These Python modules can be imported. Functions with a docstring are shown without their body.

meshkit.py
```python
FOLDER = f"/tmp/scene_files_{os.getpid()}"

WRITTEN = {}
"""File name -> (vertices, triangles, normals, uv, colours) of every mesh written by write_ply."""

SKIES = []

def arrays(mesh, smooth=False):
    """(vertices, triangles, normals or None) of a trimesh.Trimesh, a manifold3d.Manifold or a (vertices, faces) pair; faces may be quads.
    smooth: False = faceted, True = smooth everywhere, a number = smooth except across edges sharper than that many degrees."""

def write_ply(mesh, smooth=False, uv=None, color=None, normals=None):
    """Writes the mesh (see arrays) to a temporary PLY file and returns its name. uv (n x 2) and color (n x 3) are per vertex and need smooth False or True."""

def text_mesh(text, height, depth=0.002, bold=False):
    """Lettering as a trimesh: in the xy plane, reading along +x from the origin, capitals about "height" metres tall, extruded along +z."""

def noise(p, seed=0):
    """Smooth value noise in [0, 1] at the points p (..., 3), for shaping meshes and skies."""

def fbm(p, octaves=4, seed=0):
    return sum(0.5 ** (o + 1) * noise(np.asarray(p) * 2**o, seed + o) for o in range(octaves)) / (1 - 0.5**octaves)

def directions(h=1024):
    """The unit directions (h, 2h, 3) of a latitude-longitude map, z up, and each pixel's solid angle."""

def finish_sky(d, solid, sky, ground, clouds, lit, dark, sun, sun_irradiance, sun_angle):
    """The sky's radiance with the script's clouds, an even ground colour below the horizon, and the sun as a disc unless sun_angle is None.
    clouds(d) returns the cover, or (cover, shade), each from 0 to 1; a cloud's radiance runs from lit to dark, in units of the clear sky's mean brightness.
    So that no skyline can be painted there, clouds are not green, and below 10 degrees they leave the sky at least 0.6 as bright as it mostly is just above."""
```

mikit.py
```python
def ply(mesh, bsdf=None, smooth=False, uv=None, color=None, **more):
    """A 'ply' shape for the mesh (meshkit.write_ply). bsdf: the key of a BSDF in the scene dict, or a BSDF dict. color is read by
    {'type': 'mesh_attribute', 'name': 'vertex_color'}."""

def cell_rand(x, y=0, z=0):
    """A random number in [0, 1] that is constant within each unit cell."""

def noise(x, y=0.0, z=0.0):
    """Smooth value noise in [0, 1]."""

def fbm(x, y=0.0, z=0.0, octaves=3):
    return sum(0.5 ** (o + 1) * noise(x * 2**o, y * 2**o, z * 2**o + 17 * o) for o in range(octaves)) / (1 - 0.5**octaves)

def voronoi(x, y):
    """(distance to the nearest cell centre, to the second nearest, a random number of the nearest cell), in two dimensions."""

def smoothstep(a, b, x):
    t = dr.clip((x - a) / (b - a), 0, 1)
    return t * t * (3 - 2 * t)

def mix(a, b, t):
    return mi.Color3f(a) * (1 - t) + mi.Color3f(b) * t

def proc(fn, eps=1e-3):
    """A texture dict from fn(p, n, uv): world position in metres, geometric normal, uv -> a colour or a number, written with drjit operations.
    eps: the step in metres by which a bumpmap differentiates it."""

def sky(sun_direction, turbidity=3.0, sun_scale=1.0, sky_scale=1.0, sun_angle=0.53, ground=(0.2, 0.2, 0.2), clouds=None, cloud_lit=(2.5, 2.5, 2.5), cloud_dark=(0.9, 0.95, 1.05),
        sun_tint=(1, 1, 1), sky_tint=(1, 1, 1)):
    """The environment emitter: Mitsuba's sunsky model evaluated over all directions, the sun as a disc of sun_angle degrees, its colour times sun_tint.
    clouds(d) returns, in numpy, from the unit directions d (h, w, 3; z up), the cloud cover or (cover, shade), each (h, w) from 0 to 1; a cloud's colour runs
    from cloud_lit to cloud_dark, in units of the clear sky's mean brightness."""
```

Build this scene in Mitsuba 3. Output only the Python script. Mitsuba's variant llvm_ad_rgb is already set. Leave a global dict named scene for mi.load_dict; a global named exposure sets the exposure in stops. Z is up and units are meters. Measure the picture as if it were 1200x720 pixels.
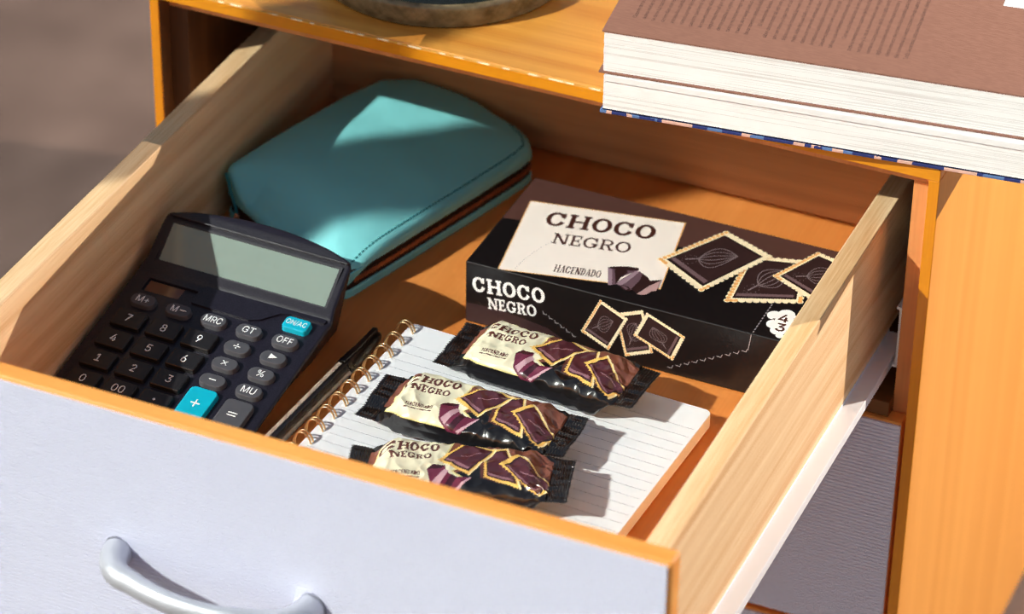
import math, numpy as np, trimesh, drjit as dr, mitsuba as mi, mikit, meshkit
import manifold3d as m3
import shapely
from shapely import affinity
from shapely.geometry import Polygon, LineString, Point, box as sbox
from shapely.ops import unary_union
from scipy.spatial import Delaunay
from mikit import noise, fbm, smoothstep, mix

T = mi.ScalarTransform4f
scene, labels = {}, {}
rng = np.random.default_rng(7)

# ------------------------------------------------------------------ camera, sky, lamp, exposure
CAM = np.array([0.634, -1.5, 1.465])
FWD = np.array([-0.32650854, 0.76054067, -0.56122194])
UP = np.array([-0.23637011, 0.50919721, 0.82755505])
scene['camera'] = {'type': 'thinlens', 'to_world': T().look_at(origin=CAM.tolist(), target=(CAM + FWD).tolist(), up=UP.tolist()),
                   'fov': 2 * math.degrees(math.atan(600 / 4026.4)), 'fov_axis': 'x',
                   'aperture_radius': 0.0085, 'focus_distance': 1.82, 'near_clip': 0.05, 'far_clip': 100.0}
SUN = (-1.03, -1.03, 1.0)
scene['sky'] = mikit.sky(SUN, turbidity=3.0, sun_scale=3.65, sky_scale=3.05, sun_angle=0.65, ground=(0.42, 0.36, 0.33),
                         sky_tint=(1.25, 1.0, 0.78), sun_tint=(0.76, 1.0, 1.32))
B_DIR = np.array([1.74, 1.6, 1.0])
B_POS = np.array([0.0, -0.1, 0.45]) + B_DIR / np.linalg.norm(B_DIR) * 1.55
scene['unseen_fixture'] = {'type': 'point', 'position': B_POS.tolist(), 'intensity': {'type': 'rgb', 'value': [9.0, 8.1, 6.9]}}  # out of view behind right; lights the inner left wall and right faces
exposure = 0.0


# ------------------------------------------------------------------ helpers
def C(r, g, b):
    return [((v / 255 + 0.055) / 1.055) ** 2.4 if v > 10 else v / 255 / 12.92 for v in (r, g, b)]


def bsdf(name, **k):
    scene['mat_' + name] = {'type': 'twosided', 'bsdf': k['inner']} if 'inner' in k else k
    return 'mat_' + name


def pr(color, rough=0.5, spec=0.5, metal=0.0, coat=0.0, gloss=0.9, bump=None, bscale=None, **more):
    d = {'type': 'principled', 'base_color': color if isinstance(color, dict) else {'type': 'rgb', 'value': list(color)},
         'roughness': rough, 'specular': spec, 'metallic': metal, **more}
    if coat:
        d['clearcoat'] = coat
        d['clearcoat_gloss'] = gloss
    if bump is not None:
        d = {'type': 'bumpmap', 'arbitrary': bump, 'scale': bscale or 1.0, 'bsdf': d}
    return {'type': 'twosided', 'bsdf': d}


def mat(name, *a, **k):
    scene['mat_' + name] = pr(*a, **k)
    return 'mat_' + name


def obj(key, mesh, m, smooth=False, to_world=None, color=None):
    base, k, n = key, key, 0
    while k in scene:
        n += 1
        k = f'{base}_{n:03d}'
    d = mikit.ply(mesh, m, smooth=smooth, color=color)
    if to_world is not None:
        d['to_world'] = to_world
    scene[k] = d
    return k


def thing(key, label, category, group=None, kind=None):
    k, n = key, 0
    while k in labels:
        n += 1
        k = f'{key}_{n:03d}'
    labels[k] = {'label': label, 'category': category}
    if group:
        labels[k]['group'] = group
    if kind:
        labels[k]['kind'] = kind
    return k


def bx(x0, x1, y0, y1, z0, z1, r=0.0008):
    """box with rounded (one-segment-plus) edges"""
    if r <= 0:
        return trimesh.creation.box(bounds=[[x0, y0, z0], [x1, y1, z1]])
    r = min(r, 0.49 * min(x1 - x0, y1 - y0, z1 - z0))
    s = m3.Manifold.sphere(r, 12)
    pts = [s.translate((x, y, z)) for x in (x0 + r, x1 - r) for y in (y0 + r, y1 - r) for z in (z0 + r, z1 - r)]
    return tm(m3.Manifold.batch_hull(pts))


def tm(man):
    m = man.to_mesh()
    return trimesh.Trimesh(m.vert_properties[:, :3], m.tri_verts, process=False)


def mani(mesh):
    return m3.Manifold(m3.Mesh(np.asarray(mesh.vertices, np.float32), np.asarray(mesh.faces, np.uint32)))


def cat(ms):
    return trimesh.util.concatenate(ms)


def polys(g):
    return [p for p in getattr(g, 'geoms', [g]) if p.geom_type == 'Polygon' and p.area > 1e-12]


def extrude(g, h):
    return cat([trimesh.creation.extrude_polygon(p, h, engine='earcut') for p in polys(g)])


def place(mesh, o, U, V, N=None):
    U, V = np.asarray(U, float), np.asarray(V, float)
    N = np.cross(U, V) if N is None else N
    M = np.eye(4)
    M[:3, 0], M[:3, 1], M[:3, 2], M[:3, 3] = U, V, N, o
    mesh = mesh.copy()
    mesh.apply_transform(M)
    return mesh


def sweep(path, radii, sides=20, closed_ends=True, up=(0, 0, 1)):
    """tube along path; radii (n,2): half-widths across (horizontal) and along up"""
    p = np.asarray(path, float)
    r = np.asarray(radii, float)
    if r.ndim == 0:
        r = np.full((len(p), 2), float(r))
    elif r.ndim == 1:
        r = np.stack([r, r], 1)
    t = np.gradient(p, axis=0)
    t /= np.linalg.norm(t, axis=1, keepdims=True)
    up = np.asarray(up, float)
    a = np.cross(t, up)
    bad = np.linalg.norm(a, axis=1) < 1e-6
    a[bad] = [1, 0, 0]
    a /= np.linalg.norm(a, axis=1, keepdims=True)
    b = np.cross(a, t)
    th = np.arange(sides) * 2 * np.pi / sides
    v = p[:, None] + a[:, None] * (np.cos(th)[None, :, None] * r[:, :1, None]) + b[:, None] * (np.sin(th)[None, :, None] * r[:, 1:, None])
    n = len(p)
    i, j = np.meshgrid(np.arange(n - 1), np.arange(sides), indexing='ij')
    q = np.stack([i * sides + j, i * sides + (j + 1) % sides, (i + 1) * sides + (j + 1) % sides, (i + 1) * sides + j], -1).reshape(-1, 4)
    f = np.vstack([q[:, [0, 2, 1]], q[:, [0, 3, 2]]])
    v = v.reshape(-1, 3)
    if closed_ends:
        v = np.vstack([v, p[:1], p[-1:]])
        k = np.arange(sides)
        f = np.vstack([f, np.stack([k, (k + 1) % sides, 0 * k + len(v) - 2], 1),
                       np.stack([(n - 1) * sides + (k + 1) % sides, (n - 1) * sides + k, 0 * k + len(v) - 1], 1)])
    m = trimesh.Trimesh(v, f, process=False)
    m.fix_normals()
    return m


def ring_points(poly, n):
    e = poly.exterior
    d = np.linspace(0, e.length, n, endpoint=False)
    return np.array([e.interpolate(x).coords[0] for x in d])


def slab(poly, top, bottom, r, step, rings=6, n=260, foot=None):
    """solid over a plan outline: top(x, y) gives the height, its rim rounded with radius r; bottom: number"""
    pts, drop = [], []
    for k in range(rings):
        a = k / (rings - 1) * np.pi / 2
        d = r * (1 - np.cos(a))
        g = poly if d == 0 else poly.buffer(-d)
        pts.append(ring_points(g, n))
        drop.append(np.full(n, r * (1 - np.sin(a))))
    inner = poly.buffer(-r * 1.0 - step * 0.6)
    x0, y0, x1, y1 = inner.bounds
    gx, gy = np.meshgrid(np.arange(x0, x1, step), np.arange(y0, y1, step))
    g = np.stack([gx.ravel(), gy.ravel()], 1)
    g = g[shapely.contains_xy(inner, g[:, 0], g[:, 1])]
    P = np.vstack(pts + [g])
    D = np.concatenate(drop + [np.zeros(len(g))])
    tri = Delaunay(P).simplices
    c = P[tri].mean(1)
    tri = tri[shapely.contains_xy(poly.buffer(1e-7), c[:, 0], c[:, 1])]
    a, b, cc = P[tri[:, 0]], P[tri[:, 1]], P[tri[:, 2]]
    tri = tri[np.abs((b - a)[:, 0] * (cc - a)[:, 1] - (b - a)[:, 1] * (cc - a)[:, 0]) > 1e-10]
    a, b, cc = P[tri[:, 0]], P[tri[:, 1]], P[tri[:, 2]]
    flip = ((b - a)[:, 0] * (cc - a)[:, 1] - (b - a)[:, 1] * (cc - a)[:, 0]) < 0
    tri[flip] = tri[flip][:, ::-1]
    z = top(P[:, 0], P[:, 1]) - D
    V = np.column_stack([P, z])
    Q = P.copy()
    if foot:                                   # underside drawn in: (centre x, y, scale x, y)
        Q = np.array(foot[:2]) + (P - foot[:2]) * foot[2:]
    B = np.column_stack([Q, np.broadcast_to(bottom(Q[:, 0], Q[:, 1]) if callable(bottom) else bottom, len(P))])
    nP = len(P)
    # boundary edges
    e = np.sort(np.vstack([tri[:, [0, 1]], tri[:, [1, 2]], tri[:, [2, 0]]]), axis=1)
    d = np.vstack([tri[:, [0, 1]], tri[:, [1, 2]], tri[:, [2, 0]]])
    _, inv, cnt = np.unique(e, axis=0, return_inverse=True, return_counts=True)
    bd = d[cnt[inv.ravel()] == 1]
    walls = np.vstack([np.stack([bd[:, 0], bd[:, 0] + nP, bd[:, 1]], 1), np.stack([bd[:, 1], bd[:, 0] + nP, bd[:, 1] + nP], 1)])
    F = np.vstack([tri, tri[:, ::-1] + nP, walls])
    return trimesh.Trimesh(np.vstack([V, B]), F, process=False)


# ------------------------------------------------------------------ lettering: a slab-serif alphabet drawn here
def ell(cx, cy, rx, ry, n=48):
    a = np.arange(n) * 2 * np.pi / n
    return Polygon(np.column_stack([cx + rx * np.cos(a), cy + ry * np.sin(a)]))


def glyph(ch, s=0.2, f=0.12):
    """(shape, advance) of a letter of cap height 1; s stem width, f slab thickness"""
    B = lambda x0, x1, y0, y1: sbox(x0, y0, x1, y1)
    h = f
    if ch in 'OCG':
        w = 1.0
        o = ell(.5, .5, .5, .51).difference(ell(.5, .5, .5 - s * 1.05, .51 - f * 1.15))
        if ch != 'O':
            o = o.difference(Polygon([(.55, .5), (1.2, .95), (1.2, .2 if ch == 'C' else .36)]))
            o = o.union(B(.80, .80 + f, .62, .97))
            if ch == 'G':
                o = o.union(B(.78 - s / 2, .78 + s / 2 + .02, .08, .44)).union(B(.56, 1.0, .36, .36 + h))
        return o, w + .06
    if ch == 'H':
        g = [B(.1, .1 + s, 0, 1), B(.8, .8 + s, 0, 1), B(.1, .9, .5 - h / 2, .5 + h / 2)]
        for x in (.1, .8):
            g += [B(x - .1, x + s + .1, 0, h), B(x - .1, x + s + .1, 1 - h, 1)]
        return unary_union(g), 1.1 + s * .1 + .06
    if ch == 'N':
        t = s * .75
        g = [B(.1, .1 + t, 0, 1), B(.8, .8 + t, 0, 1), Polygon([(.05, 1), (.05 + s * 1.25, 1), (.8 + t, 0), (.8 + t - s * 1.2, 0)]),
             B(0, .1 + t + .1, 0, h), B(-.02, .2, 1 - h, 1), B(.7, .8 + t + .1, 1 - h, 1)]
        return unary_union(g), 1.08
    if ch == 'E':
        g = [B(.1, .1 + s, 0, 1), B(0, .74, 0, h), B(0, .72, 1 - h, 1), B(.1, .58, .5 - h / 2, .5 + h / 2), B(.74 - f, .74, 0, .28), B(.72 - f, .72, .72, 1), B(.56 - f * .7, .58, .36, .64)]
        return unary_union(g), .82
    if ch == 'R':
        bowl = ell(.46, .72, .38, .28).difference(ell(.46, .72, .38 - s, .28 - f)).intersection(B(.44, 1, 0, 1))
        g = [B(.1, .1 + s, 0, 1), B(0, .1 + s + .1, 0, h), B(0, .46, 1 - h, 1), B(.2, .46, .44, .44 + h), bowl,
             Polygon([(.42, .5), (.42 + s, .5), (.88, 0), (.88 - s * 1.1, 0)]), B(.66, .96, 0, h)]
        return unary_union(g), .98
    if ch == 'D':
        bowl = ell(.38, .5, .5, .5).difference(ell(.38, .5, .5 - s, .5 - f)).intersection(B(.36, 1, 0, 1))
        return unary_union([B(.1, .1 + s, 0, 1), B(0, .4, 0, h), B(0, .4, 1 - h, 1), bowl]), .95
    if ch == 'A':
        g = [Polygon([(.08, 0), (.08 + s * .6, 0), (.52, 1), (.42, 1)]), Polygon([(.42, 1), (.42 + s, 1), (.92, 0), (.92 - s, 0)]), B(.25, .7, .28, .28 + h),
             B(0, .3, 0, h * .8), B(.64, 1.0, 0, h * .8)]
        return unary_union(g), .98
    return Polygon(), .45


def words(text, height, s=0.2, f=0.12, sx=1.0, shear=0.0, gap=0.04, centre=False, rounding=0.03):
    x, out = 0.0, []
    for ch in text:
        g, a = glyph(ch, s, f)
        if not g.is_empty:
            out.append(affinity.translate(g, x, 0))
        x += a + gap
    g = unary_union(out)
    if rounding:
        g = g.buffer(rounding, 4).buffer(-rounding, 4).simplify(.006)
    g = affinity.affine_transform(g, [height * sx, height * shear, 0, height, 0, 0])
    if centre:
        b = g.bounds
        g = affinity.translate(g, -(b[0] + b[2]) / 2, -(b[1] + b[3]) / 2)
    return g


def rot(g, deg, x=0, y=0):
    return affinity.translate(affinity.rotate(g, deg, origin=(0, 0)), x, y)


# ------------------------------------------------------------------ materials
def wood(c_dark, c_light, along, scale=1.0, contrast=1.0, seed=0.0):
    a, b, c = [(0, 1, 2), (1, 0, 2), (2, 0, 1)][along]
    cd, cl = C(*c_dark), C(*c_light)

    def fn(p, n, uv):
        q = [p.x, p.y, p.z]
        u, v, w = q[a] * scale + seed, q[b] * scale, q[c] * scale
        wob = 0.012 * noise(u * 5, v * 9, w * 9) + 0.004 * noise(u * 18, v * 30, w * 30)
        bands = noise((v + wob) * 170, (w + wob * .7) * 170, seed)
        broad = fbm((v + wob) * 45, (w + wob) * 45, u * 1.3)
        fine = noise(u * 40, v * 1400, w * 1400)
        pores = noise(u * 120, v * 2600, w * 2600)
        t = 0.5 + contrast * ((bands - .5) * .75 + (broad - .5) * .7 + (fine - .5) * .28 + (pores - .5) * .16)
        return mix(cd, cl, dr.clip(t, 0, 1))
    return mikit.proc(fn)


mat('pine_side', wood((214, 166, 114), (248, 216, 174), 1, 1.0, 1.4, seed=.3), 0.48, 0.4)
mat('pine_back', wood((168, 112, 70), (210, 156, 106), 0, seed=1.7), 0.5, 0.35)  # back pine made darker: shade under the top put into its colour
mat('drawer_floor', wood((214, 122, 54), (236, 152, 80), 1, .6, .8, seed=2.2), 0.42, 0.4)
mat('veneer_top', wood((214, 130, 48), (240, 168, 76), 0, .7, .9, seed=3.1), 0.28, 0.5, coat=.5, gloss=.85)
mat('veneer_side', wood((216, 140, 58), (240, 168, 84), 2, .45, .7, seed=4.4), 0.4, 0.4)
mat('edge_band', wood((206, 126, 14), (226, 146, 22), 0, 1, .8, seed=5), 0.38, 0.5)
mat('edge_band_up', wood((206, 122, 14), (226, 144, 22), 2, 1, .8, seed=5.5), 0.38, 0.5)
mat('front_core', wood((236, 150, 66), (250, 178, 96), 0, .8, .9, seed=6), 0.4, 0.45)
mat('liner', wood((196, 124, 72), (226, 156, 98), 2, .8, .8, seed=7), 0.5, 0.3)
mat('liner_dark', wood((70, 40, 22), (98, 60, 34), 2, .8, .8, seed=7), 0.5, 0.3)  # liner wood with the shade inside the cabinet put into its colour
mat('dark_wood', wood((92, 56, 26), (124, 78, 38), 0, .8, .8, seed=8), 0.5, 0.3)
mat('laminate', C(214, 214, 232), 0.42, 0.4)
mat('steel', C(206, 207, 216), 0.42, 0.5, metal=0.6)
mat('slide_white', C(232, 232, 238), 0.35, 0.5)


def floor_fn(p, n, uv):
    t = fbm(p.x * 7, p.y * 7, 0.5, 4)
    s = noise(p.x * 26 + 3, p.y * 20, 2.0)
    return mix(C(100, 79, 71), C(136, 111, 101), dr.clip(.5 + 1.5 * (t - .5) + .4 * (s - .5), 0, 1))


mat('floor', mikit.proc(floor_fn), 0.7, 0.3)
mat('slab_black', C(20, 18, 18), 0.5, 0.3)

# ------------------------------------------------------------------ setting: floor
scene['floor'] = mikit.ply(trimesh.creation.box(bounds=[[-6, -4, -0.02], [4, 7, 0]]), 'mat_floor')
labels['floor'] = {'label': 'mottled brownish grey floor behind and below the cabinet', 'kind': 'structure'}

# ------------------------------------------------------------------ cabinet
XL, XLI, XRI, XR = -0.2385, -0.2330, 0.2280, 0.2340
ZB, ZT, ZTI, DEP = 0.015, 0.5155, 0.5073, 0.62
cab = thing('cabinet', 'honey coloured wooden cabinet whose top drawer is pulled open', 'cabinet')
obj(cab + '__top_panel', bx(XL, XR, 0.0008, DEP, ZTI, ZT, .0012), 'mat_veneer_top')
labels[obj(cab + '__top_edge', bx(XL, XR, -0.0004, 0.0009, ZTI, ZT - .0012, .0003), 'mat_edge_band')] = {'label': 'glossy golden edge band under the cabinet top'}
obj(cab + '__side_panel', bx(XRI, XR, 0.0008, DEP, ZB, ZTI, .0006), 'mat_veneer_side')
obj(cab + '__side_panel', bx(XL, XLI, 0.0008, DEP, ZB, ZTI, .0006), 'mat_liner_dark')  # shaded colour: darkness inside the opening painted on, unlike the right panel
obj(cab + '__side_edge', bx(XRI, XR, -0.0004, 0.0009, ZB, ZTI, .0003), 'mat_edge_band_up')
obj(cab + '__side_edge', bx(XL, XLI, -0.0004, 0.0009, ZB, ZTI, .0003), 'mat_edge_band_up')
for a, b in ((0.2165, XRI), (XLI, -0.2215)):
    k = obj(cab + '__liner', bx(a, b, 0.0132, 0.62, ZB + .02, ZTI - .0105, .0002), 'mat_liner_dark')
    labels[obj(k + '__edge', bx(a, b, 0.0125, 0.0131, ZB + .02, ZTI - .0105, .0002), 'mat_liner' if a > 0 else 'mat_liner_dark')] = {'label': 'front edge of the liner'}  # left edge takes the shaded colour, the sunlit right edge the light one
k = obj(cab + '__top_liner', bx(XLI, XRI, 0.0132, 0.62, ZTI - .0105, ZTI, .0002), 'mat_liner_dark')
obj(k + '__edge', bx(XLI, XRI, 0.0125, 0.0131, ZTI - .0105, ZTI, .0002), 'mat_liner')
mat('wear', mikit.proc(lambda p, n, uv: mix(C(214, 150, 60), C(250, 226, 180), smoothstep(.45, .75, noise(p.x * 260, 1.0, 2.0)))), 0.5, 0.4)
labels[obj(cab + '__worn_seam', bx(XL + .001, XR - .001, -0.0003, 0.0006, ZT - .0014, ZT - .0005, .0002), 'mat_wear')] = {'label': 'worn pale seam along the top edge'}
obj(cab + '__back_panel', bx(XLI, XRI, DEP - .01, DEP, ZB, ZTI, .0004), 'mat_dark_wood')
obj(cab + '__divider_rail', bx(-0.2215, 0.2165, 0.004, 0.30, 0.3465, 0.3560, .0004), 'mat_dark_wood')
obj(cab + '__base_panel', bx(XLI, XRI, 0.02, DEP - .011, ZB, ZB + .02, .0004), 'mat_dark_wood')
for x in (XL + .03, XR - .03):
    for y in (.03, DEP - .04):
        m = trimesh.creation.cylinder(.012, ZB, sections=20)
        m.apply_translation([x, y, ZB / 2])
        obj(cab + '__foot', m, 'mat_slab_black')
# fixed runner on the right liner (white, seen in the gap)
m = cat([bx(.2142, .2165, .016, .45, .372, .412, .0003), bx(.2125, .2165, .016, .45, .372, .3738, .0003), bx(.2125, .2165, .016, .45, .4102, .412, .0003)])
labels[obj(cab + '__runner', m, 'mat_slide_white')] = {'label': 'white fixed runner inside the opening'}
m = cat([bx(-.2215, -.2192, .016, .45, .372, .412, .0003), bx(-.2215, -.2125, .016, .45, .372, .3738, .0003), bx(-.2215, -.2125, .016, .45, .4102, .412, .0003)])
obj(cab + '__runner', m, 'mat_slide_white')


def ribbed(x0, x1, yface, z0, z1, pitch=.0025, depth=.0010, back=.0016, groove=.00048):
    """flat facing with fine horizontal grooves"""
    n = int(round((z1 - z0) / pitch))
    p = (z1 - z0) / n
    pts = [(yface, z0)]
    for i in range(1, n):
        z = z0 + i * p
        pts += [(yface, z - groove), (yface + depth, z - groove * .8), (yface + depth, z - groove * .2), (yface, z)]
    pts += [(yface, z1), (yface + back, z1), (yface + back, z0)]
    m = trimesh.creation.extrude_polygon(Polygon(pts), x1 - x0, engine='earcut')
    v = m.vertices.copy()
    m.vertices = np.column_stack([v[:, 2] + x0, v[:, 0], v[:, 1]])
    m.fix_normals()
    return m


def bow_handle(xa, xb, y, z):
    xs = np.linspace(-1, 1, 61)
    half, mid = (xb - xa) / 2, (xa + xb) / 2
    path, rad = [], []
    for t in np.linspace(0, 1, 15)[:-1]:        # left foot coming out of the front
        a = t * np.pi / 2
        path.append((mid - half - .004 + .016 * (1 - np.cos(a)) * 1.0, y - .019 * np.sin(a) - .0, z))
        rad.append((.0076 - .0018 * t, .0084 - .0022 * t))
    left = path[-1]
    n = 40
    for k in range(n + 1):
        u = -1 + 2 * k / n
        path.append((mid + u * (half - .012), y - .019 - .0075 * (1 - u * u), z - .0))
        rad.append((.0056 - .0010 * (1 - u * u), .0062 - .0002 * (1 - u * u)))
    for t in np.linspace(1, 0, 15)[1:]:
        a = t * np.pi / 2
        path.append((mid + half + .004 - .016 * (1 - np.cos(a)), y - .019 * np.sin(a), z))
        rad.append((.0076 - .0018 * t, .0084 - .0022 * t))
    path = np.array(path)
    for _ in range(3):
        path[1:-1] = .25 * path[:-2] + .5 * path[1:-1] + .25 * path[2:]
    return sweep(path, np.array(rad), 24)


# ------------------------------------------------------------------ open drawer
YF, YB, YEND = -0.3585, -0.3467, 0.1435
FZ0, FZ1, FX = 0.3515, 0.5055, 0.2240
WO, WI, WT, WB, FL = 0.2015, 0.1888, 0.4650, 0.3762, 0.3800
drw = thing('drawer', 'open pine drawer with a pale grey front, holding the pouch, calculator and chocolates', 'drawer')
labels[obj(drw + '__front_panel', bx(-FX - .002, FX, YF + .0012, YB, FZ0, FZ1, .0014), 'mat_front_core', smooth=40)] = {'label': 'orange wooden front board with rounded edges'}
k = obj(drw + '__front_panel__face_sheet', ribbed(-FX, FX - .0022, YF - .0002, FZ0 + .002, FZ1 - .0022), 'mat_laminate')
labels[k] = {'label': 'pale grey finely ribbed facing'}
k = obj(drw + '__front_panel__handle', bow_handle(-.0595, .0385, YF, .4195), 'mat_steel', smooth=True)
labels[k] = {'label': 'brushed silver bow handle'}
obj(drw + '__side_board', bx(WI, WO, YB, YEND, WB, WT, .0009), 'mat_pine_side', smooth=40)
obj(drw + '__side_board', bx(-WO, -WI, YB, YEND, WB, WT, .0009), 'mat_pine_side', smooth=40)
obj(drw + '__back_board', bx(-WI, WI, YEND - .0125, YEND, FL + .0016, WT - .001, .0009), 'mat_pine_back', smooth=40)
labels[obj(drw + '__bottom_board', bx(-WI, WI, YB, YEND - .001, FL - .0035, FL, 0), 'mat_drawer_floor')] = {'label': 'orange drawer bottom'}
for s in (1, -1):
    a, b = sorted((s * WO, s * (WO + .0098)))
    c, d = sorted((s * (WO + .0088), s * (WO + .0098)))
    e, g = sorted((s * (WO - .010), s * WO))
    m = cat([bx(a, b, YB + .002, .045, WB - .0028, WB - .0015, .0003), bx(c, d, YB + .002, .045, WB - .0080, WB - .0015, .0003), bx(e, g, YB + .002, .045, WB - .0028, WB - .0001, .0002)])
    labels[obj(drw + '__runner', m, 'mat_slide_white')] = {'label': 'white painted metal runner'}

# closed drawers below
for i, (z0, z1) in enumerate(((.1920, .3460), (.0375, .1880))):
    d2 = thing('drawer', ['closed drawer with a ribbed grey front, directly under the open drawer', 'closed lowest drawer, only its top edge showing at the foot of the photo'][i], 'drawer')
    obj(d2 + '__front_panel', bx(-FX - .002, FX + .0015, .0012, .012, z0, z1, .0012), 'mat_front_core', smooth=40)
    labels[obj(d2 + '__front_panel__face_sheet', ribbed(-FX, FX + .0012, -.0002, z0 + .0012, z1 - .0012), 'mat_laminate')] = {'label': 'grey ribbed facing'}

# ------------------------------------------------------------------ notebook
NB_A = math.radians(-2.6)
NBU = np.array([math.cos(NB_A), math.sin(NB_A), 0])
NBV = np.array([-math.sin(NB_A), math.cos(NB_A), 0])
NB0 = np.array([-.0352, -.0805, FL])           # back left corner of the paper
W_, L_ = .1812, .2520


def nb(x0, x1, y0, y1, z0, z1, r=.004):
    g = sbox(x0, y0, x1, y1)
    g = g.buffer(-r).buffer(r, 8) if r else g
    m = trimesh.creation.extrude_polygon(g, z1 - z0, engine='earcut')
    m.apply_translation([0, 0, z0])
    return place(m, NB0, NBU, NBV)


def page_fn(p, n, uv):
    return mix(C(236, 224, 206), C(244, 234, 218), noise(p.x * 80, p.y * 80, p.z * 9000))


mat('page_edge', mikit.proc(page_fn), 0.7, 0.2)
mat('paper', C(240, 240, 244), 0.65, 0.2)
mat('rule', C(176, 176, 186), 0.7, 0.1)
mat('crimson', C(150, 20, 60), 0.5, 0.3)
mat('bronze', C(238, 202, 148), 0.3, 0.5, metal=1.0)
nbk = thing('notebook', 'ring-bound lined notebook lying under the chocolate bars', 'notebook')
labels[obj(nbk + '__back_cover', nb(0, W_ - .0025, -L_ + .0005, .0010, .0002, .0014), 'mat_crimson')] = {'label': 'crimson back cover'}
labels[obj(nbk + '__page_block', nb(0, W_, -L_, 0, .0014, .0096), 'mat_page_edge')] = {'label': 'thick block of pages'}
labels[obj(nbk + '__top_page', nb(0, W_ - .0003, -L_ + .0003, -.0002, .0096, .0099), 'mat_paper')] = {'label': 'white top page with grey rules'}
for i in range(30):
    y = -.020 - i * .0076
    obj(nbk + '__top_page__rule', nb(.004, W_ - .002, y - .00016, y + .00016, .0099, .00994, 0), 'mat_rule')
ring = []
th = np.linspace(math.radians(-20), math.radians(200), 26)
for i in range(18):
    y = -.0085 - i * .0128
    for dy in (-.0012, .0012):
        path = [NB0 + NBU * (.0045 + .0058 * -np.cos(a) * -1 - .0045) + NBV * (y + dy + .0007 * np.sin(a)) + np.array([0, 0, .0062 + .0092 * np.sin(a)]) for a in th]
        m = sweep(np.array(path), .00055, 8, up=(0, 1, .01))
        ring.append((i, m))
for i in range(18):
    m = cat([q for j, q in ring if j == i])
    obj(nbk + '__ring', m, 'mat_bronze', smooth=True)
labels[nbk + '__ring'] = {'label': 'bronze double wire ring'}

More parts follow.
